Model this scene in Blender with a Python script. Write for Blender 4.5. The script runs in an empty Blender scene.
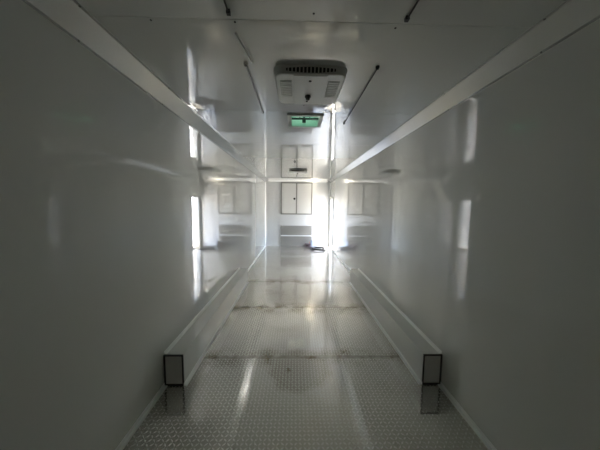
import bpy, bmesh, math, random
from mathutils import Vector, Matrix
import numpy as np

random.seed(4)
SC = bpy.context.scene
COL = SC.collection
R = math.radians

# ------------------------------------------------------------------ camera
F_PX = 237.6                      # focal length in pixels of the 600 px wide frame
cam_d = bpy.data.cameras.new('camera')
cam_d.sensor_width = 36.0
cam_d.lens = F_PX / 600.0 * 36.0
cam_d.clip_start = 0.02
cam = bpy.data.objects.new('camera', cam_d)
COL.objects.link(cam)
CAM_H = 1.60
cam.matrix_world = (Matrix.Translation((0, 0, CAM_H)) @ Matrix.Rotation(R(-1.186), 4, 'Z')
                    @ Matrix.Rotation(R(90 - 4.914), 4, 'X') @ Matrix.Rotation(R(0.632), 4, 'Z'))
SC.camera = cam

# ------------------------------------------------------------------ sky, sun, exposure
SUN_EL, SUN_AZ = R(77), Vector((0.95, -0.30, 0))
world = bpy.data.worlds.new('sky')
SC.world = world
world.use_nodes = True
wn = world.node_tree.nodes
wl = world.node_tree.links
bg = wn['Background']
sky = wn.new('ShaderNodeTexSky')
sky.sky_type = 'NISHITA'
sky.sun_disc = False
sky.sun_elevation = SUN_EL
sky.sun_rotation = R(107)
sky.dust_density = 2.0
hs = wn.new('ShaderNodeHueSaturation')          # hazy, partly overcast sky
hs.inputs['Saturation'].default_value = 0.75
wl.new(sky.outputs[0], hs.inputs['Color'])
# below the horizon the surroundings are the sunlit pale gravel yard the trailer stands on
wtc = wn.new('ShaderNodeTexCoord')
wsep = wn.new('ShaderNodeSeparateXYZ')
wl.new(wtc.outputs['Generated'], wsep.inputs[0])
wst = wn.new('ShaderNodeMath')
wst.operation = 'LESS_THAN'
wst.inputs[1].default_value = 0.0
wl.new(wsep.outputs['Z'], wst.inputs[0])
wmx = wn.new('ShaderNodeMix')
wmx.data_type = 'RGBA'
wl.new(wst.outputs[0], wmx.inputs['Factor'])
wl.new(hs.outputs[0], wmx.inputs['A'])
wmx.inputs['B'].default_value = (4.6, 4.3, 3.9, 1)
wl.new(wmx.outputs['Result'], bg.inputs[0])
bg.inputs[1].default_value = 1.0

sun_d = bpy.data.lights.new('sun', 'SUN')
sun_d.energy = 20.0
sun_d.angle = R(1.2)
sun_d.color = (1.0, 0.90, 0.72)
sun = bpy.data.objects.new('sun', sun_d)
COL.objects.link(sun)
sdir = (SUN_AZ.normalized() * math.cos(SUN_EL) + Vector((0, 0, math.sin(SUN_EL)))).normalized()
sun.rotation_euler = sdir.to_track_quat('Z', 'Y').to_euler()
sun.location = (8, 2, 14)

vs = SC.view_settings
vs.view_transform = 'Standard'
vs.look = 'None'
vs.gamma = 1.0
vs.use_curve_mapping = False
vs.exposure = 1.95
cy = SC.cycles
cy.max_bounces = 24
cy.diffuse_bounces = 12
cy.glossy_bounces = 16
cy.transmission_bounces = 8
cy.sample_clamp_indirect = 8.0
cy.blur_glossy = 0.0
cy.use_guiding = True
cy.use_surface_guiding = True
cy.guiding_training_samples = 64
cy.caustics_reflective = True

# ------------------------------------------------------------------ dimensions (metres)
XL, XR = -1.134, 1.322            # side walls
YB, YF = -0.60, 9.10              # rear and front walls
H = 2.5126                        # ceiling height
XC = (XL + XR) / 2
T = 0.05                          # wall thickness
CX0, CX1, CZ0, CZ1 = -0.554, 0.646, 1.216, 2.435   # cupboard on the front wall
DY0, DY1, DZ0, DZ1 = 8.32, 8.94, 0.05, 1.835   # side door opening


# ------------------------------------------------------------------ materials
def mat(name):
    m = bpy.data.materials.new(name)
    m.use_nodes = True
    n, l = m.node_tree.nodes, m.node_tree.links
    return m, n, l, n['Principled BSDF']


def simple(name, col, rough=0.5, metal=0.0, ior=1.5, bump=None, coat=0.0):
    m, n, l, p = mat(name)
    p.inputs['Base Color'].default_value = (*col, 1)
    p.inputs['Roughness'].default_value = rough
    p.inputs['Metallic'].default_value = metal
    p.inputs['IOR'].default_value = ior
    p.inputs['Coat Weight'].default_value = coat
    p.inputs['Coat Roughness'].default_value = 0.03
    if bump:
        scale, dist = bump
        tc = n.new('ShaderNodeTexCoord')
        nz = n.new('ShaderNodeTexNoise')
        nz.inputs['Scale'].default_value = scale
        nz.inputs['Detail'].default_value = 3
        b = n.new('ShaderNodeBump')
        b.inputs['Strength'].default_value = 1
        b.inputs['Distance'].default_value = dist
        l.new(tc.outputs['Object'], nz.inputs['Vector'])
        l.new(nz.outputs['Fac'], b.inputs['Height'])
        l.new(b.outputs[0], p.inputs['Normal'])
    return m


def sheet(name, col, rough, ior, stretch, scale, dist, fine=0.000001, metal=0.0, coat=0.0):
    """glossy painted sheet metal with the slow oil-canning waves of thin panels"""
    m, n, l, p = mat(name)
    p.inputs['Base Color'].default_value = (*col, 1)
    p.inputs['Roughness'].default_value = rough
    p.inputs['IOR'].default_value = ior
    p.inputs['Metallic'].default_value = metal
    tc = n.new('ShaderNodeTexCoord')
    mp = n.new('ShaderNodeMapping')
    mp.inputs['Scale'].default_value = stretch
    a = n.new('ShaderNodeTexNoise')
    a.inputs['Scale'].default_value = scale
    a.inputs['Detail'].default_value = 1.5
    b1 = n.new('ShaderNodeBump')
    b1.inputs['Strength'].default_value = 1
    b1.inputs['Distance'].default_value = dist
    l.new(tc.outputs['Object'], mp.inputs['Vector'])
    l.new(mp.outputs[0], a.inputs['Vector'])
    l.new(a.outputs['Fac'], b1.inputs['Height'])
    f = n.new('ShaderNodeTexNoise')
    f.inputs['Scale'].default_value = 60
    f.inputs['Detail'].default_value = 2
    b2 = n.new('ShaderNodeBump')
    b2.inputs['Strength'].default_value = 1
    b2.inputs['Distance'].default_value = fine
    l.new(tc.outputs['Object'], f.inputs['Vector'])
    l.new(f.outputs['Fac'], b2.inputs['Height'])
    l.new(b1.outputs[0], b2.inputs['Normal'])
    l.new(b2.outputs[0], p.inputs['Normal'])
    p.inputs['Coat Weight'].default_value = coat      # clear protective lacquer
    p.inputs['Coat IOR'].default_value = 1.62
    p.inputs['Coat Roughness'].default_value = rough
    l.new(b2.outputs[0], p.inputs['Coat Normal'])
    return m


M = {}
M['wall'] = sheet('white_gloss_wall_sheet', (0.70, 0.71, 0.685), 0.0, 1.65, (1, 0.7, 1), 2.0, 0.00035, coat=1.0)
M['front'] = sheet('white_front_wall_sheet', (0.66, 0.67, 0.68), 0.06, 1.7, (1, 1, 0.5), 2.0, 0.0015)
M['ceil'] = sheet('white_gloss_ceiling_sheet', (0.62, 0.63, 0.61), 0.004, 1.7, (1, 0.7, 1), 7.0, 0.0012, metal=0.08, coat=1.0)
M['rear'] = simple('ramp_door_plywood', (0.20, 0.17, 0.13), 0.6)
M['cove'] = simple('cove_aluminium', (0.58, 0.59, 0.585), 0.18, 0.5, 1.5, (5, 0.0008))
M['trim'] = simple('bright_angle_trim', (0.92, 0.93, 0.92), 0.30, 0.25, 1.5)
M['box'] = sheet('wheel_box_white', (0.78, 0.79, 0.78), 0.06, 1.8, (1, 0.6, 1), 1.6, 0.0012)
M['dark_edge'] = simple('dark_box_edge', (0.05, 0.05, 0.048), 0.5)
M['dark'] = simple('black_plastic', (0.012, 0.012, 0.012), 0.45)
M['screw'] = simple('dark_screw_head', (0.06, 0.06, 0.06), 0.4, 0.7)
M['ac'] = simple('air_conditioner_plastic', (0.90, 0.90, 0.87), 0.38, 0, 1.45, (140, 0.0001))
M['ac_shaded'] = simple('air_conditioner_shaded_plastic', (0.55, 0.55, 0.52), 0.42)  # darker copy of the plastic: shade of the unlit near side painted in
M['cab_frame'] = simple('cabinet_grey_frame', (0.27, 0.27, 0.26), 0.4, 0.3)
M['cab_door'] = simple('cabinet_white_door', (0.63, 0.63, 0.62), 0.28, 0, 1.5, (4, 0.0006))
M['drawer'] = simple('grey_metal_front', (0.53, 0.52, 0.49), 0.22, 0.5, 1.5, (9, 0.0012))
M['white_rail'] = simple('white_rail', (0.78, 0.79, 0.79), 0.25)
M['rod'] = simple('dark_rod', (0.07, 0.07, 0.068), 0.35, 0.6)
M['rod_grey'] = simple('grey_rod', (0.25, 0.25, 0.245), 0.35, 0.6)
M['white_cable'] = simple('white_cable', (0.85, 0.85, 0.83), 0.4)
M['cord_black'] = simple('black_cord_rubber', (0.018, 0.018, 0.022), 0.4)
M['cord_red'] = simple('red_brown_cord', (0.10, 0.06, 0.07), 0.4)
M['cord_blue'] = simple('blue_grey_bag', (0.22, 0.25, 0.30), 0.5, 0, 1.5, (20, 0.004))
M['plug'] = simple('orange_plug', (0.32, 0.17, 0.11), 0.4)
M['jamb'] = simple('door_jamb_grey', (0.33, 0.34, 0.35), 0.35, 0.5)
M['leaf'] = simple('door_leaf_white', (0.80, 0.81, 0.82), 0.3)
M['vent_frame'] = simple('vent_trim_plastic', (0.62, 0.63, 0.60), 0.4)
M['seal'] = simple('joint_sealant', (0.55, 0.55, 0.53), 0.6)


def vent_lid_mat():
    m, n, l, p = mat('green_translucent_vent_lid')
    tr = n.new('ShaderNodeBsdfTranslucent')
    tr.inputs['Color'].default_value = (0.014, 0.045, 0.030, 1)
    gl = n.new('ShaderNodeBsdfGlossy')
    gl.inputs['Roughness'].default_value = 0.25
    mx = n.new('ShaderNodeMixShader')
    mx.inputs[0].default_value = 0.08
    l.new(tr.outputs[0], mx.inputs[1])
    l.new(gl.outputs[0], mx.inputs[2])
    l.new(mx.outputs[0], n['Material Output'].inputs[0])
    n.remove(p)
    return m


M['vent_lid'] = vent_lid_mat()


def floor_mat():
    m, n, l, p = mat('diamond_plate_aluminium')
    p.inputs['Metallic'].default_value = 0.9
    geo = n.new('ShaderNodeNewGeometry')
    sep = n.new('ShaderNodeSeparateXYZ')
    l.new(geo.outputs['Position'], sep.inputs[0])

    def noise(scale, detail, rough=0.5):
        t = n.new('ShaderNodeTexNoise')
        t.inputs['Scale'].default_value = scale
        t.inputs['Detail'].default_value = detail
        t.inputs['Roughness'].default_value = rough
        l.new(geo.outputs['Position'], t.inputs['Vector'])
        return t.outputs['Fac']

    def ramp(src, lo, hi):
        r = n.new('ShaderNodeMapRange')
        r.inputs['From Min'].default_value = lo
        r.inputs['From Max'].default_value = hi
        l.new(src, r.inputs['Value'])
        return r.outputs[0]

    def math_(op, a, b):
        k = n.new('ShaderNodeMath')
        k.operation = op
        for i, v in enumerate((a, b)):
            if isinstance(v, (int, float)):
                k.inputs[i].default_value = v
            else:
                l.new(v, k.inputs[i])
        return k.outputs[0]

    big = noise(1.6, 4, 0.6)
    # dried-puddle grime along some of the plate joints and one round puddle mark
    def band(y, w):
        d = math_('ABSOLUTE', math_('SUBTRACT', math_('ADD', sep.outputs['Y'], math_('MULTIPLY', math_('SUBTRACT', noise(3.0, 3), 0.5), 0.35)), y), 0)
        return ramp(d, w, 0.0)
    bands = math_('MAXIMUM', math_('MAXIMUM', band(3.56, 0.26), band(2.373, 0.17)), band(4.83, 0.22))
    vx = math_('SUBTRACT', sep.outputs['X'], 0.06)
    vy = math_('SUBTRACT', sep.outputs['Y'], 2.20)
    rad = math_('POWER', math_('ADD', math_('POWER', vx, 2), math_('POWER', vy, 2)), 0.5)
    rad = math_('ADD', rad, math_('MULTIPLY', math_('SUBTRACT', noise(6, 3), 0.5), 0.18))
    disc = math_('MULTIPLY', ramp(rad, 0.34, 0.20), 0.40)
    rim = math_('MULTIPLY', ramp(math_('ABSOLUTE', math_('SUBTRACT', rad, 0.26), 0), 0.06, 0.0), 0.25)
    vx2 = math_('SUBTRACT', sep.outputs['X'], -0.046)
    vy2 = math_('SUBTRACT', sep.outputs['Y'], 2.177)
    r2 = math_('ADD', math_('POWER', math_('ADD', math_('POWER', vx2, 2), math_('POWER', vy2, 2)), 0.5),
               math_('MULTIPLY', math_('SUBTRACT', noise(25, 3), 0.5), 0.06))
    blot = ramp(r2, 0.05, 0.01)
    grime = math_('MAXIMUM', math_('MAXIMUM', math_('MULTIPLY', bands, ramp(noise(5, 5, 0.7), 0.40, 0.58)), math_('ADD', disc, rim)), blot)
    grime = math_('MAXIMUM', grime, math_('MULTIPLY', ramp(big, 0.52, 0.75), 0.35))
    grime = math_('MINIMUM', grime, 1.0)
    mx = n.new('ShaderNodeMix')
    mx.data_type = 'RGBA'
    mx.inputs['A'].default_value = (0.64, 0.62, 0.58, 1)
    mx.inputs['B'].default_value = (0.22, 0.185, 0.12, 1)
    l.new(grime, mx.inputs['Factor'])
    l.new(mx.outputs['Result'], p.inputs['Base Color'])
    l.new(math_('ADD', math_('MULTIPLY', grime, 0.20), math_('ADD', 0.05, math_('MULTIPLY', big, 0.10))), p.inputs['Roughness'])
    b = n.new('ShaderNodeBump')
    b.inputs['Strength'].default_value = 1
    b.inputs['Distance'].default_value = 0.0006
    l.new(noise(5, 2), b.inputs['Height'])
    l.new(b.outputs[0], p.inputs['Normal'])
    return m


M['floor'] = floor_mat()
M['tread'] = simple('worn_glint_tread', (0.95, 0.94, 0.91), 0.20, 0.85)  # worn tops, base colour also raised to paint in their glints
M['subfloor'] = simple('subfloor_dark', (0.07, 0.065, 0.055), 0.8)


# ------------------------------------------------------------------ mesh helpers
def box(bm, x0, x1, y0, y1, z0, z1):
    v = [bm.verts.new((x, y, z)) for x in (x0, x1) for y in (y0, y1) for z in (z0, z1)]
    for f in ((0, 1, 3, 2), (4, 6, 7, 5), (0, 4, 5, 1), (2, 3, 7, 6), (0, 2, 6, 4), (1, 5, 7, 3)):
        bm.faces.new([v[i] for i in f])


def tube(bm, pts, r, seg=8, caps=True):
    pts = [Vector(p) for p in pts]
    rings = []
    up = Vector((0, 0, 1))
    for i, p in enumerate(pts):
        t = (pts[min(i + 1, len(pts) - 1)] - pts[max(i - 1, 0)]).normalized()
        u = t.cross(up)
        if u.length < 1e-4:
            u = t.cross(Vector((1, 0, 0)))
        u.normalize()
        w = t.cross(u)
        rings.append([bm.verts.new(p + (u * math.cos(a) + w * math.sin(a)) * r)
                      for a in [2 * math.pi * k / seg for k in range(seg)]])
    for a, b in zip(rings, rings[1:]):
        for k in range(seg):
            bm.faces.new((a[k], a[(k + 1) % seg], b[(k + 1) % seg], b[k]))
    if caps:
        bm.faces.new(list(reversed(rings[0])))
        bm.faces.new(rings[-1])


def loft(bm, rings, cap0=True, cap1=True):
    vr = [[bm.verts.new(p) for p in r] for r in rings]
    n = len(vr[0])
    for a, b in zip(vr, vr[1:]):
        for k in range(n):
            bm.faces.new((a[k], a[(k + 1) % n], b[(k + 1) % n], b[k]))
    if cap0:
        bm.faces.new(list(reversed(vr[0])))
    if cap1:
        bm.faces.new(vr[-1])


def rrect(hx, hy, rad, z, cx=0, cy=0, seg=6):
    out = []
    for (sx, sy, a0) in ((1, 1, 0), (-1, 1, 90), (-1, -1, 180), (1, -1, 270)):
        for k in range(seg + 1):
            a = R(a0 + 90 * k / seg)
            out.append((cx + sx * (hx - rad) + rad * math.cos(a), cy + sy * (hy - rad) + rad * math.sin(a), z))
    return out


def obj(name, bm, m, parent=None, smooth=False, bevel=0.0):
    bmesh.ops.recalc_face_normals(bm, faces=bm.faces)
    me = bpy.data.meshes.new(name)
    bm.to_mesh(me)
    bm.free()
    if m:
        me.materials.append(m)
    if smooth:
        for p in me.polygons:
            p.use_smooth = True
        try:
            me.set_sharp_from_angle(angle=R(38))
        except Exception:
            pass
    o = bpy.data.objects.new(name, me)
    COL.objects.link(o)
    if parent:
        o.parent = parent
    if bevel:
        b = o.modifiers.new('bevel', 'BEVEL')
        b.width = bevel
        b.segments = 2
        b.limit_method = 'ANGLE'
    return o


def boxes(name, lst, m, parent=None, bevel=0.0):
    bm = bmesh.new()
    for b in lst:
        box(bm, *b)
    return obj(name, bm, m, parent, bevel=bevel)


def empty(name, loc=(0, 0, 0)):
    o = bpy.data.objects.new(name, None)
    o.empty_display_size = 0.1
    COL.objects.link(o)
    o.location = loc
    return o


def tag(o, label, cat, group=None):
    o['label'] = label
    o['category'] = cat
    if group:
        o['group'] = group
    return o


def struct(o, label=None):
    o['kind'] = 'structure'
    if label:
        o['label'] = label
    return o


def inst(src, name, parent, loc=(0, 0, 0), rot=(0, 0, 0)):
    o = bpy.data.objects.new(name, src)
    COL.objects.link(o)
    o.parent = parent
    o.location = loc
    o.rotation_euler = rot
    return o


# ------------------------------------------------------------------ setting: ground, floor, walls, ceiling
floor = boxes('floor', [(XL - T, XR + T, YB - T, YF + T, -0.65, -0.006)], M['subfloor'])
struct(floor, 'aluminium diamond plate floor of the trailer')

# transverse plates, about 1.22 m each, joints as seen in the photograph
JOINTS = [YB] + [2.373 + 1.22 * k for k in range(-2, 6)] + [YF]


def treads(name, x0, x1, y0, y1, parent):
    p = 0.030
    nx, ny = int((x1 - x0 - 0.03) / p), int((y1 - y0 - 0.03) / p)
    gx, gy = np.meshgrid(np.arange(nx), np.arange(ny), indexing='ij')
    gx, gy = gx.ravel(), gy.ravel()
    sx = (x0 + x1) / 2 - (nx - 1) * p / 2
    sy = (y0 + y1) / 2 - (ny - 1) * p / 2
    cx, cy_ = sx + gx * p, sy + gy * p
    ang = np.where((gx + gy) % 2 == 0, math.pi / 4, -math.pi / 4)
    L_, W_, Z_ = 0.0170, 0.0054, 0.0026
    base = np.array([(-L_, 0, 0), (0, W_, 0), (L_, 0, 0), (0, -W_, 0), (-L_ * .5, 0, Z_), (L_ * .5, 0, Z_)])
    faces = np.array([(0, 3, 4), (0, 4, 1), (1, 4, 5), (1, 5, 2), (3, 2, 5), (3, 5, 4)])
    N = len(cx)
    c, s = np.cos(ang)[:, None], np.sin(ang)[:, None]
    V = np.empty((N, 6, 3))
    V[:, :, 0] = cx[:, None] + base[None, :, 0] * c - base[None, :, 1] * s
    V[:, :, 1] = cy_[:, None] + base[None, :, 0] * s + base[None, :, 1] * c
    V[:, :, 2] = base[None, :, 2]
    Fc = (faces[None] + (np.arange(N) * 6)[:, None, None]).reshape(-1)
    me = bpy.data.meshes.new(name)
    me.vertices.add(N * 6)
    me.vertices.foreach_set('co', V.ravel())
    nf = N * 6
    me.loops.add(nf * 3)
    me.polygons.add(nf)
    me.loops.foreach_set('vertex_index', Fc)
    me.polygons.foreach_set('loop_start', np.arange(nf) * 3)
    me.polygons.foreach_set('loop_total', np.full(nf, 3))
    me.polygons.foreach_set('use_smooth', np.ones(nf, dtype=bool))
    me.update()
    me.materials.append(M['tread'])
    o = bpy.data.objects.new(name, me)
    COL.objects.link(o)
    o.parent = parent
    o['kind'] = 'stuff'
    return o


for a, b in zip(JOINTS, JOINTS[1:]):
    pl = boxes('floor_plate', [(XL, XR, a + 0.002, b - 0.002, -0.006, 0.0)], M['floor'], floor)
    treads('raised_treads', XL, XR, a + 0.002, b - 0.002, pl)

wl_ = struct(boxes('wall_left', [(XL - T, XL, YB - T, YF + T, -0.006, H + 0.05)], M['wall']), 'glossy white sheet metal side wall on the left')
wr_ = struct(boxes('wall_right', [(XR, XR + T, YB - T, DY0, -0.006, H + 0.05), (XR, XR + T, DY1, YF + T, -0.006, H + 0.05),
                                  (XR, XR + T, DY0, DY1, DZ1, H + 0.05), (XR, XR + T, DY0, DY1, -0.006, DZ0)], M['wall']),
             'glossy white sheet metal side wall with the doorway, on the right')
wf_ = struct(boxes('wall_front', [(XL, XR, YF, YF + T, -0.006, H + 0.05)], M['front']), 'white end wall with the cabinets')
wb_ = struct(boxes('wall_rear', [(XL, XR, YB - T, YB, -0.006, H + 0.05)], M['rear']), 'closed rear wall behind the viewer')

# ceiling: roof skin with a hole for the vent, and sheets under it
VX0, VX1, VY0, VY1 = 0.097 - 0.157, 0.097 + 0.157, 2.515, 2.840


def with_hole(x0, x1, y0, y1, z0, z1):
    return [(x0, VX0, y0, y1, z0, z1), (VX1, x1, y0, y1, z0, z1), (VX0, VX1, y0, VY0, z0, z1), (VX0, VX1, VY1, y1, z0, z1)]


ceil = struct(boxes('ceiling', with_hole(XL - T, XR + T, YB - T, YF + T, H + 0.004, H + 0.07), M['seal']),
              'glossy white sheet metal ceiling')
CJ = [YB, 0.05, 1.27, 2.44, 3.71, 4.93, 6.15, 7.37, 8.59, YF]
for a, b in zip(CJ, CJ[1:]):
    a_, b_ = a + 0.0012, b - 0.0012
    if a < VY0 < b:
        boxes('ceiling_panel', with_hole(XL, XR, a_, b_, H, H + 0.004), M['ceil'], ceil)
    else:
        boxes('ceiling_panel', [(XL, XR, a_, b_, H, H + 0.004)], M['ceil'], ceil)


# cove trims along the ceiling corners: a sloping sheet with a small lip at each edge
def screw_mesh():
    bm = bmesh.new()
    rings = []
    for rr, zz in ((0.006, 0.0), (0.006, -0.0015), (0.0035, -0.0035)):
        rings.append([(rr * math.cos(R(60 * k)), rr * math.sin(R(60 * k)), zz) for k in range(6)])
    loft(bm, rings)
    bmesh.ops.recalc_face_normals(bm, faces=bm.faces)
    me = bpy.data.meshes.new('screw')
    bm.to_mesh(me)
    bm.free()
    me.materials.append(M['screw'])
    return me


SCREW = screw_mesh()
CW, CD = 0.115, 0.075


def cove(name, side, x):
    s = 1 if side == 'right' else -1
    prof = [(0, -CD - 0.012), (-0.004, -CD - 0.012), (-0.004, -CD), (-CW, -0.004), (-CW - 0.014, -0.004), (-CW - 0.014, 0), (-CW, 0), (0, 0)]
    prof = [(x + s * px, H + pz) for px, pz in prof]
    bm = bmesh.new()
    ys = [YB] + [YB + 1.2 * k for k in range(1, 9)] + [YF]
    loft(bm, [[(px, y, pz) for px, pz in prof] for y in ys])
    o = struct(obj(name, bm, M['cove']), 'bright sloping metal cove strip in the %s ceiling corner' % side)
    slope = math.atan2(CD, CW)
    for k in range(12):
        y = 0.55 + 0.78 * k
        inst(SCREW, 'screw', o, (x - s * 0.004, y, H - CD - 0.006), (0, s * R(90), 0))
        inst(SCREW, 'screw', o, (x - s * (CW + 0.007), y - 0.12, H - 0.004))
    return o


cove('trim_1', 'left', XL)
cove('trim_2', 'right', XR)
# front ceiling cove
bm = bmesh.new()
prof = [(YF, H - 0.07), (YF - 0.004, H - 0.07), (YF - 0.05, H - 0.004), (YF - 0.05, H), (YF, H)]
loft(bm, [[(x, y, z) for y, z in prof] for x in (XL + 0.11, XR - 0.11)])
struct(obj('trim_3', bm, M['white_rail']), 'white strip where the end wall meets the ceiling')
# corner posts of the front wall
for i, (x, s) in enumerate(((XL, 1), (XR, -1))):
    bm = bmesh.new()
    loft(bm, [[(x, YF, z), (x, YF - 0.022, z), (x + s * 0.002, YF - 0.022, z), (x + s * 0.022, YF - 0.002, z), (x + s * 0.022, YF, z)] for z in (0.001, H - 0.09)])
    struct(obj('trim_%d' % (4 + i), bm, M['white_rail']), 'white corner strip at the %s end of the end wall' % ('left' if s > 0 else 'right'))


# baseboard angles and the wheel boxes
def angle_trim(name, x, s, y0, y1, z=0.0, w=0.028, h=0.028, t=0.003):
    """L-shaped strip along y; s = direction away from the wall"""
    prof = [(0, 0), (w, 0), (w, t), (t * 1.6, t * 1.6), (t, h), (0, h)]
    bm = bmesh.new()
    loft(bm, [[(x + s * px, y, z + pz) for px, pz in prof] for y in (y0, y1)])
    return obj(name, bm, M['trim'])


BX_Y0, BX_Y1, BX_W, BX_H = 1.98, 4.80, 0.168, 0.283


def wheel_box(side):
    s = 1 if side == 'left' else -1
    x = XL if side == 'left' else XR
    root = empty('wheel_box', (x + s * BX_W / 2, (BX_Y0 + BX_Y1) / 2, 0))
    inv = Matrix.Translation(-root.location)

    def sub(o):
        o.parent = root
        o.matrix_parent_inverse = inv
        return o
    xs = sorted((x + s * 0.001, x + s * BX_W))
    z0 = 0.003
    sub(boxes('top_panel', [(xs[0], xs[1], BX_Y0 + 0.006, BX_Y1 - 0.006, BX_H - 0.006, BX_H)], M['box']))
    xi = sorted((x + s * (BX_W - 0.006), x + s * BX_W))
    sub(boxes('side_panel', [(xi[0], xi[1], BX_Y0 + 0.006, BX_Y1 - 0.006, z0, BX_H - 0.006)], M['box']))
    for ya, yb in ((BX_Y0 + 0.004, BX_Y0 + 0.010), (BX_Y1 - 0.010, BX_Y1 - 0.004)):
        sub(boxes('end_panel', [(xs[0] + 0.014, xs[1] - 0.014, ya, yb, z0 + 0.014, BX_H - 0.014)], M['box']))
    for y, d in ((BX_Y0, 1), (BX_Y1, -1)):
        ya, yb = sorted((y, y + d * 0.012))
        e = 0.011
        sub(boxes('end_frame', [(xs[0], xs[0] + e, ya, yb, z0, BX_H + 0.001), (xs[1] - e, xs[1] + 0.001, ya, yb, z0, BX_H + 0.001),
                                (xs[0] + e, xs[1] - e, ya, yb, BX_H - e, BX_H + 0.001), (xs[0] + e, xs[1] - e, ya, yb, z0, z0 + e)], M['dark_edge']))
    sub(angle_trim('wall_angle', x + s * 0.001, s, BX_Y0 + 0.012, BX_Y1 - 0.012, BX_H + 0.001, 0.024, 0.024))
    sub(angle_trim('floor_angle', x + s * (BX_W + 0.0005), s, BX_Y0 + 0.0, BX_Y1, 0.0017, 0.030, 0.022))
    tag(root, 'long low white wheel box along the %s wall, with a dark-edged end' % side, 'wheel box', 'wheel boxes along the side walls')


for side in ('left', 'right'):
    wheel_box(side)
    s = 1 if side == 'left' else -1
    x = XL if side == 'left' else XR
    bb = empty('baseboard_' + side)
    struct(bb, 'bright metal angle at the foot of the %s wall' % side)
    stop = YF - 0.05 if side == 'left' else DY0 - 0.06
    for y0, y1 in ((YB, BX_Y0 - 0.001), (BX_Y1 + 0.001, stop)):
        t_ = angle_trim('angle_strip', x, s, y0, y1, 0.0017, 0.030, 0.030)
        t_.parent = bb
struct(boxes('baseboard_front', [(XL + 0.05, CX0 - 0.002, YF - 0.012, YF, 0.0027, 0.045), (CX1 + 0.002, XR - 0.05, YF - 0.012, YF, 0.0027, 0.045)], M['white_rail']), 'white skirting at the foot of the end wall')

# ------------------------------------------------------------------ side doorway and its door, swung open outwards
d = empty('door_1', (XR, (DY0 + DY1) / 2, 0))
struct(d, 'bright side doorway in the right wall, by the far corner')
jp = Matrix.Translation(-d.location)


def dsub(o, par=d):
    o.parent = par
    o.matrix_parent_inverse = jp
    return o


w_ = 0.045
dsub(boxes('door_frame', [(XR - 0.012, XR, DY0 - w_, DY0, DZ0 - 0.03, DZ1 + w_), (XR - 0.012, XR, DY1, DY1 + w_, DZ0 - 0.03, DZ1 + w_),
                          (XR - 0.012, XR, DY0, DY1, DZ1, DZ1 + w_),
                          (XR, XR + T + 0.08, DY0, DY0 + 0.012, DZ0, DZ1), (XR, XR + T + 0.08, DY1 - 0.012, DY1, DZ0, DZ1),  # jambs lengthened outwards, added depth to cut the glow on the end wall
                          (XR, XR + T + 0.08, DY0 + 0.012, DY1 - 0.012, DZ1 - 0.012, DZ1)], M['jamb']))
dsub(boxes('door_sill', [(XR - 0.02, XR + T + 0.08, DY0, DY1, DZ0 - 0.012, DZ0)], M['trim']))
lf = boxes('door_leaf', [(0, 0.60, -0.035, 0.0, DZ0 + 0.01, DZ1 - 0.01)], M['leaf'], bevel=0.004)
lf.parent = d
lf.location = (T + 0.085, DY1 - d.location.y + 0.03, 0)
lf.rotation_euler = (0, 0, R(4))
h_ = boxes('door_handle', [(0.53, 0.56, -0.075, -0.036, 0.92, 1.06), (0.45, 0.56, -0.085, -0.072, 0.985, 1.01)], M['dark'], lf, bevel=0.003)

# ------------------------------------------------------------------ front wall: cupboard above, grey drawers below


def cupboard():
    r = empty('wall_cupboard', ((CX0 + CX1) / 2, YF, CZ0))
    iv = Matrix.Translation(-r.location)

    def sub(o, par=r):
        o.parent = par
        o.matrix_parent_inverse = iv
        return o
    e = 0.042
    y0 = YF - 0.022
    xm = (CX0 + CX1) / 2
    sub(boxes('frame', [(CX0, CX0 + e, y0, YF - 0.0005, CZ0, CZ1), (CX1 - e, CX1, y0, YF - 0.0005, CZ0, CZ1),
                        (CX0 + e, CX1 - e, y0, YF - 0.0005, CZ1 - e, CZ1), (CX0 + e, CX1 - e, y0, YF - 0.0005, CZ0, CZ0 + e),
                        (xm - 0.024, xm + 0.024, y0, YF - 0.0005, CZ0 + e, CZ1 - e)], M['cab_frame'], bevel=0.003))
    for xa, xb in ((CX0 + e + 0.003, xm - 0.027), (xm + 0.027, CX1 - e - 0.003)):
        dr = sub(boxes('door', [(xa, xb, YF - 0.018, YF - 0.001, CZ0 + e + 0.003, CZ1 - e - 0.003)], M['cab_door'], bevel=0.003))
        if xb < xm:
            bm = bmesh.new()
            zc = CZ0 + 0.60
            loft(bm, [[(xb - 0.055 + rr * math.cos(R(k * 30)), yy, zc + rr * math.sin(R(k * 30))) for k in range(12)]
                      for rr, yy in ((0.042, YF - 0.018), (0.042, YF - 0.028), (0.034, YF - 0.034))])
            lk = sub(obj('lock', bm, M['dark'], smooth=True), dr)
            lk.matrix_parent_inverse = Matrix.Identity(4)
    tag(r, 'white two-door wall cupboard with grey frame and black lock', 'cupboard')


cupboard()


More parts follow.
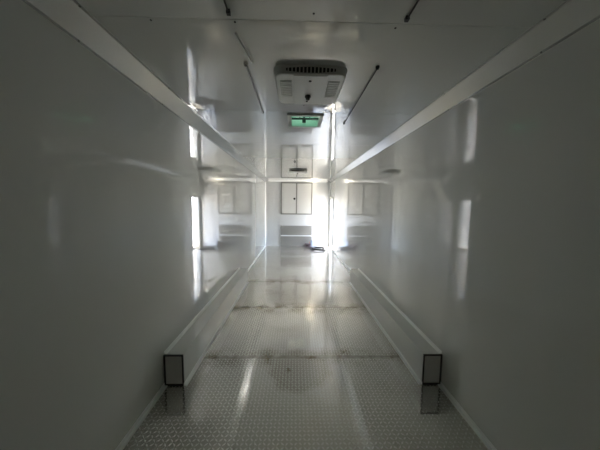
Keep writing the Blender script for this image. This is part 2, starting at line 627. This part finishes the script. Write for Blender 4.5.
def drawers():
    z0, z1 = 0.003, 0.789
    r = empty('drawer_unit', ((CX0 + CX1) / 2, YF, z0))
    iv = Matrix.Translation(-r.location)

    def sub(o):
        o.parent = r
        o.matrix_parent_inverse = iv
        return o
    zm = 0.405
    sub(boxes('body', [(CX0, CX1, YF - 0.016, YF - 0.0125, z0, z1)], M['cab_frame']))
    for a, b in ((z0 + 0.004, zm - 0.028), (zm + 0.028, z1 - 0.004)):
        sub(boxes('drawer_front', [(CX0 + 0.004, CX1 - 0.004, YF - 0.024, YF - 0.016, a, b)], M['drawer'], bevel=0.002))
    sub(boxes('rail', [(CX0, CX1, YF - 0.030, YF - 0.016, zm - 0.022, zm + 0.022)], M['white_rail'], bevel=0.003))
    sub(boxes('back_batten', [(CX0, CX1, YF - 0.0125, YF - 0.0005, z0, z1)], M['white_rail']))
    tag(r, 'low grey metal double drawer unit under the cupboard', 'drawer unit')


drawers()


# ------------------------------------------------------------------ ceiling air conditioners
def air_conditioner():
    r = empty('ceiling_air_conditioner')
    bm = bmesh.new()
    # local: x across, y along the trailer (-y towards the viewer), z = 0 at the ceiling
    hx, hy = 0.252, 0.254

    def ring(z, fx, fy_near, fy_far, rad):
        out = []
        for (sx, sy, a0) in ((1, 1, 0), (-1, 1, 90), (-1, -1, 180), (1, -1, 270)):
            yy = fy_far if sy > 0 else fy_near
            for k in range(8):
                a = R(a0 + 90 * k / 7)
                out.append((sx * (fx - rad) + rad * math.cos(a), sy * (yy - rad) + rad * math.sin(a), z))
        return out
    loft(bm, [ring(0, hx, hy, hy, 0.07), ring(-0.005, hx, hy, hy, 0.07), ring(-0.008, hx - 0.002, hy - 0.002, hy - 0.002, 0.07),
              ring(-0.043, hx - 0.012, hy - 0.018, hy - 0.012, 0.06)], cap0=True, cap1=True)
    obj('bezel', bm, M['ac_shaded'], r, smooth=True)
    # sloping intake on the near edge
    n0, n1 = Vector((0, -(hy - 0.002), -0.008)), Vector((0, -(hy - 0.018), -0.043))
    sl = n1 - n0
    nrm = Vector((0, sl.z, -sl.y)).normalized()
    if nrm.y > 0:
        nrm = -nrm

    def onslope(x, t, off):
        p = n0 + sl * t + nrm * off
        return (x, p.y, p.z)
    bm = bmesh.new()
    up = [(x / 100 * 0.165, 0.26 - 0.20 * math.cos(x / 100 * math.pi / 2)) for x in range(-100, 101, 20)]
    dn = [(x / 100 * 0.165, 0.66 + 0.26 * math.cos(x / 100 * math.pi / 2)) for x in range(100, -101, -20)]
    loft(bm, [[onslope(x, t, 0.0002) for x, t in up + dn], [onslope(x, t, 0.0022) for x, t in up + dn]])
    gr = obj('intake_grille', bm, M['dark'], r)
    for k in range(13):
        x = -0.150 + 0.025 * k
        c = math.cos(x / 0.165 * math.pi / 2)
        ta, tb = 0.26 - 0.20 * c, 0.66 + 0.26 * c
        bm = bmesh.new()
        a, b = 0.0042, 0.0042
        loft(bm, [[onslope(x - a, t, 0.0022), onslope(x + a, t, 0.0022), onslope(x + b, t, 0.007), onslope(x - b, t, 0.007)] for t in (ta, tb)])
        obj('vane', bm, M['ac_shaded'], gr)
    # bright bottom cover
    bm = bmesh.new()

    def ring2(z, fx, fn, ff, rad):
        return ring(z, fx, fn, ff, rad)
    loft(bm, [ring2(-0.0782, hx - 0.014, hy - 0.021, hy - 0.016, 0.055), ring2(-0.083, hx - 0.018, hy - 0.025, hy - 0.020, 0.05)])
    obj('bottom_cover', bm, M['ac'], r, smooth=True)
    bm = bmesh.new()
    box(bm, -0.115, 0.115, -(hy - 0.029), hy - 0.026, -0.089, -0.0832)
    obj('centre_panel', bm, M['ac'], r, bevel=0.004)
    for s in (-1, 1):
        bm = bmesh.new()
        box(bm, s * 0.170 - 0.042, s * 0.170 + 0.042, -0.150, 0.075, -0.0850, -0.0832)
        v = obj('side_vent', bm, M['ac_shaded'], r, bevel=0.002)
        for k in range(8):
            bm = bmesh.new()
            y = -0.143 + 0.0275 * k
            tilt = 0.006 if s < 0 else 0.0
            vs_ = [(s * 0.170 - 0.038, y + tilt), (s * 0.170 + 0.038, y - tilt), (s * 0.170 + 0.038, y + 0.014 - tilt), (s * 0.170 - 0.038, y + 0.014 + tilt)]
            loft(bm, [[(px, py, -0.0852) for px, py in vs_], [(px, py, -0.0895) for px, py in vs_]])
            obj('louvre', bm, M['ac'], v)
        bm = bmesh.new()
        box(bm, s * 0.168 - 0.038, s * 0.168 + 0.038, 0.088, 0.190, -0.0862, -0.0832)
        obj('access_cover', bm, M['ac'], r, bevel=0.002)
    for x, y, rr, nm in ((0.0, -0.160, 0.010, 'screw_cap'), (-0.008, 0.165, 0.009, 'screw_cap')):
        bm = bmesh.new()
        loft(bm, [[(x + q * math.cos(R(k * 36)), y + q * math.sin(R(k * 36)), z) for k in range(10)] for q, z in ((rr, -0.089), (rr, -0.092), (rr * .6, -0.094))])
        obj(nm, bm, M['dark'], r)
    bm = bmesh.new()
    x, y = -0.004, 0.075
    loft(bm, [[(x + q * math.cos(R(k * 22.5)), y + q * 1.35 * math.sin(R(k * 22.5)), z) for k in range(16)]
              for q, z in ((0.024, -0.089), (0.024, -0.095), (0.017, -0.097), (0.015, -0.112), (0.012, -0.115))])
    obj('control_knob', bm, M['dark'], r, smooth=True)
    for ch in r.children_recursive:                # the cover hangs 4 to 5 cm below the ceiling
        if ch.name.split('.')[0] not in ('bezel', 'intake_grille', 'vane'):
            ch.data.transform(Matrix.Translation((0, 0, 0.035)))
    return r


def dup(root, loc):
    c = root.copy()
    COL.objects.link(c)
    c.location = loc
    for ch in list(root.children):
        k = ch.copy()
        COL.objects.link(k)
        k.parent = c
        for g2 in list(ch.children):
            q = g2.copy()
            COL.objects.link(q)
            q.parent = k
    return c


ac1 = air_conditioner()
ac1.location = (0.096, 1.895, H)
tag(ac1, 'pale grey ceiling air conditioner with vents, nearest one, before the green roof vent', 'air conditioner', 'ceiling air conditioners')
ac2 = dup(ac1, (0.058, 6.58, H))
tag(ac2, 'small ceiling air conditioner far back, above the cupboard end', 'air conditioner', 'ceiling air conditioners')


# ------------------------------------------------------------------ roof vent
def roof_vent():
    cx, cy_ = (VX0 + VX1) / 2, (VY0 + VY1) / 2
    hx, hy = (VX1 - VX0) / 2, (VY1 - VY0) / 2
    r = empty('roof_vent', (cx, cy_, H))

    def frame(name, ox, oy, ix, iy, z0, z1, m):
        return boxes(name, [(-ox, -ix, -oy, oy, z0, z1), (ix, ox, -oy, oy, z0, z1), (-ix, ix, -oy, -iy, z0, z1), (-ix, ix, iy, oy, z0, z1)], m, r)
    frame('trim_ring', hx + 0.028, hy + 0.028, hx - 0.012, hy - 0.012, -0.014, -0.0005, M['vent_frame'])
    frame('inner_wall', hx - 0.001, hy - 0.001, hx - 0.010, hy - 0.010, 0.0, 0.10, M['vent_frame'])
    bm = bmesh.new()
    loft(bm, [rrect(hx + 0.04, hy + 0.04, 0.04, 0.102), rrect(hx + 0.035, hy + 0.035, 0.04, 0.122), rrect(hx - 0.03, hy - 0.03, 0.04, 0.142)], cap0=False, cap1=True)
    obj('lid', bm, M['vent_lid'], r, smooth=True)
    boxes('crossbar', [(-hx + 0.012, hx - 0.012, -0.014, 0.014, 0.012, 0.026)], M['dark'], r)
    bm = bmesh.new()
    tube(bm, [(-0.01, 0, 0.012), (-0.01, 0, -0.020)], 0.020, 12)
    tube(bm, [(-0.01, 0, 0.026), (-0.01, 0, 0.095)], 0.012, 10)
    obj('crank', bm, M['dark'], r)
    for s in (-1, 1):
        boxes('lift_arm', [(s * 0.055 - 0.006, s * 0.055 + 0.006, -0.05, 0.09, 0.055, 0.063)], M['dark'], r)
    tag(r, 'square ceiling roof vent with green glow and dark crank bar', 'roof vent')


roof_vent()


# ------------------------------------------------------------------ rods on the ceiling, stray cable, ceiling screws
def rod(x, y0, y1, m, label, ring=False):
    root = empty('ceiling_rod', (x, y0, H))
    bm = bmesh.new()
    n = 8
    tube(bm, [(0.0, (y1 - y0) * k / n, -0.011) for k in range(n + 1)], 0.008 if ring else 0.0045, 8)
    obj('bar', bm, m, root, smooth=True)
    bm = bmesh.new()
    loft(bm, [[(q * math.cos(R(k * 36)), q * math.sin(R(k * 36)), z) for k in range(10)] for q, z in ((0.013, -0.0003), (0.013, -0.005), (0.009, -0.019))])
    obj('end_clip', bm, M['dark'] if not ring else M['white_cable'], root, smooth=True)
    if ring:
        bm = bmesh.new()
        loft(bm, [[(q * math.cos(R(k * 36)), q * math.sin(R(k * 36)), z) for k in range(10)] for q, z in ((0.010, -0.018), (0.009, -0.022))])
        obj('clip_screw', bm, M['dark'], root)
    bm = bmesh.new()
    box(bm, -0.009, 0.009, (y1 - y0) - 0.02, (y1 - y0), -0.018, -0.0003)
    obj('end_clip', bm, M['dark'], root)
    tag(root, label, 'ceiling rod', 'thin rods fixed along the ceiling')


RXL, RXR = -0.330, 0.534
rod(RXL, 1.63, 2.45, M['rod_grey'], 'thin grey rod on the ceiling, left of the nearest air conditioner, white end clip', True)
rod(RXR, 1.64, 2.73, M['rod'], 'thin dark rod on the ceiling, right of the nearest air conditioner')
rod(RXL + 0.005, 0.25, 1.224, M['rod'], 'thin dark rod on the ceiling at the top edge, left of centre')
rod(RXR, 0.30, 1.234, M['rod'], 'thin dark rod on the ceiling at the top edge, right of centre')

bm = bmesh.new()
pts = []
for k in range(17):
    t = k / 16
    pts.append((-0.328 + 0.040 * t + 0.008 * math.sin(t * math.pi), 1.36 + 0.255 * t, H - 0.006 - 0.012 * math.sin(t * math.pi)))
tube(bm, pts, 0.006, 6)
tag(obj('loose_cable', bm, M['white_cable'], smooth=True), 'short white cable on the ceiling curving to the left rod clip', 'cable')
for x, y in ((-0.312, 1.286), (0.508, 1.298), (-0.731, 1.288), (0.08, 1.22), (0.07, 2.28)):
    inst(SCREW, 'screw', ceil, (x, y, H))


# ------------------------------------------------------------------ cords on the floor by the doorway
def coil(name, cx, cy_, rx, ry, turns, rad, m, seed, zbase=0.0018, squash=1.0):
    rnd = random.Random(seed)
    bm = bmesh.new()
    pts = []
    n = int(turns * 28)
    ph = rnd.uniform(0, 6)
    for k in range(n + 1):
        a = 2 * math.pi * turns * k / n
        w = 1 + 0.16 * math.sin(a * 0.37 + ph) + 0.07 * math.sin(a * 2.3 + ph)
        lift = 0.012 * (k / n) * turns + 0.012 * (1 + math.sin(a * 1.7 + ph))
        pts.append((cx + rx * w * math.cos(a) + 0.03 * math.sin(a * 0.21 + ph), cy_ + ry * w * math.sin(a), zbase + rad + lift * squash))
    tube(bm, pts, rad, 6)
    return obj(name, bm, m, None, smooth=True), pts


c1, p1 = coil('cable_coil', 0.82, 8.33, 0.22, 0.26, 4, 0.014, M['cord_black'], 3)
tag(c1, 'black cable coiled in flat loops on the floor beside the doorway', 'cable')
c2, p2 = coil('cable_coil', 0.47, 8.66, 0.10, 0.11, 7, 0.010, M['cord_red'], 8, squash=1.6)
tag(c2, 'reddish brown cable heap left of the black coil', 'cable')
bm = bmesh.new()
q = p2[-1]
loft(bm, [rrect(0.022, 0.016, 0.006, 0.0, q[0], q[1], 2), rrect(0.024, 0.018, 0.006, 0.04, q[0], q[1], 2), rrect(0.013, 0.012, 0.005, 0.075, q[0], q[1], 2)])
pg = obj('plug', bm, M['plug'], c2)
pg.location.z = q[2] - 0.005
# slumped blue-grey bag behind the heap
bm = bmesh.new()
rings = []
for z, f, dx in ((0.0018, 1.0, 0), (0.06, 1.08, 0.005), (0.14, 0.9, 0.02), (0.20, 0.55, 0.03), (0.235, 0.22, 0.045), (0.25, 0.10, 0.05)):
    rings.append([(0.60 + dx + 0.11 * f * math.cos(R(k * 22.5)) * (1 + 0.1 * math.sin(k * 2.1)), 8.96 + 0.07 * f * math.sin(R(k * 22.5)), z + 0.01 * math.sin(k * 1.7) * (z > 0.01)) for k in range(16)])
loft(bm, rings)
tag(obj('cloth_bag', bm, M['cord_blue'], smooth=True), 'small slumped blue-grey bag behind the cable heap', 'bag')

# light portal in the doorway: guides sampling of the sky, gives no light itself
pd = bpy.data.lights.new('doorway_portal', 'AREA')
pd.shape = 'RECTANGLE'
pd.size, pd.size_y = DY1 - DY0, DZ1 - DZ0
pd.cycles.is_portal = True
po = bpy.data.objects.new('doorway_portal', pd)
COL.objects.link(po)
po.location = (XR + T + 0.09, (DY0 + DY1) / 2, (DZ0 + DZ1) / 2)
po.rotation_euler = Vector((1, 0, 0)).to_track_quat('Z', 'Y').to_euler()
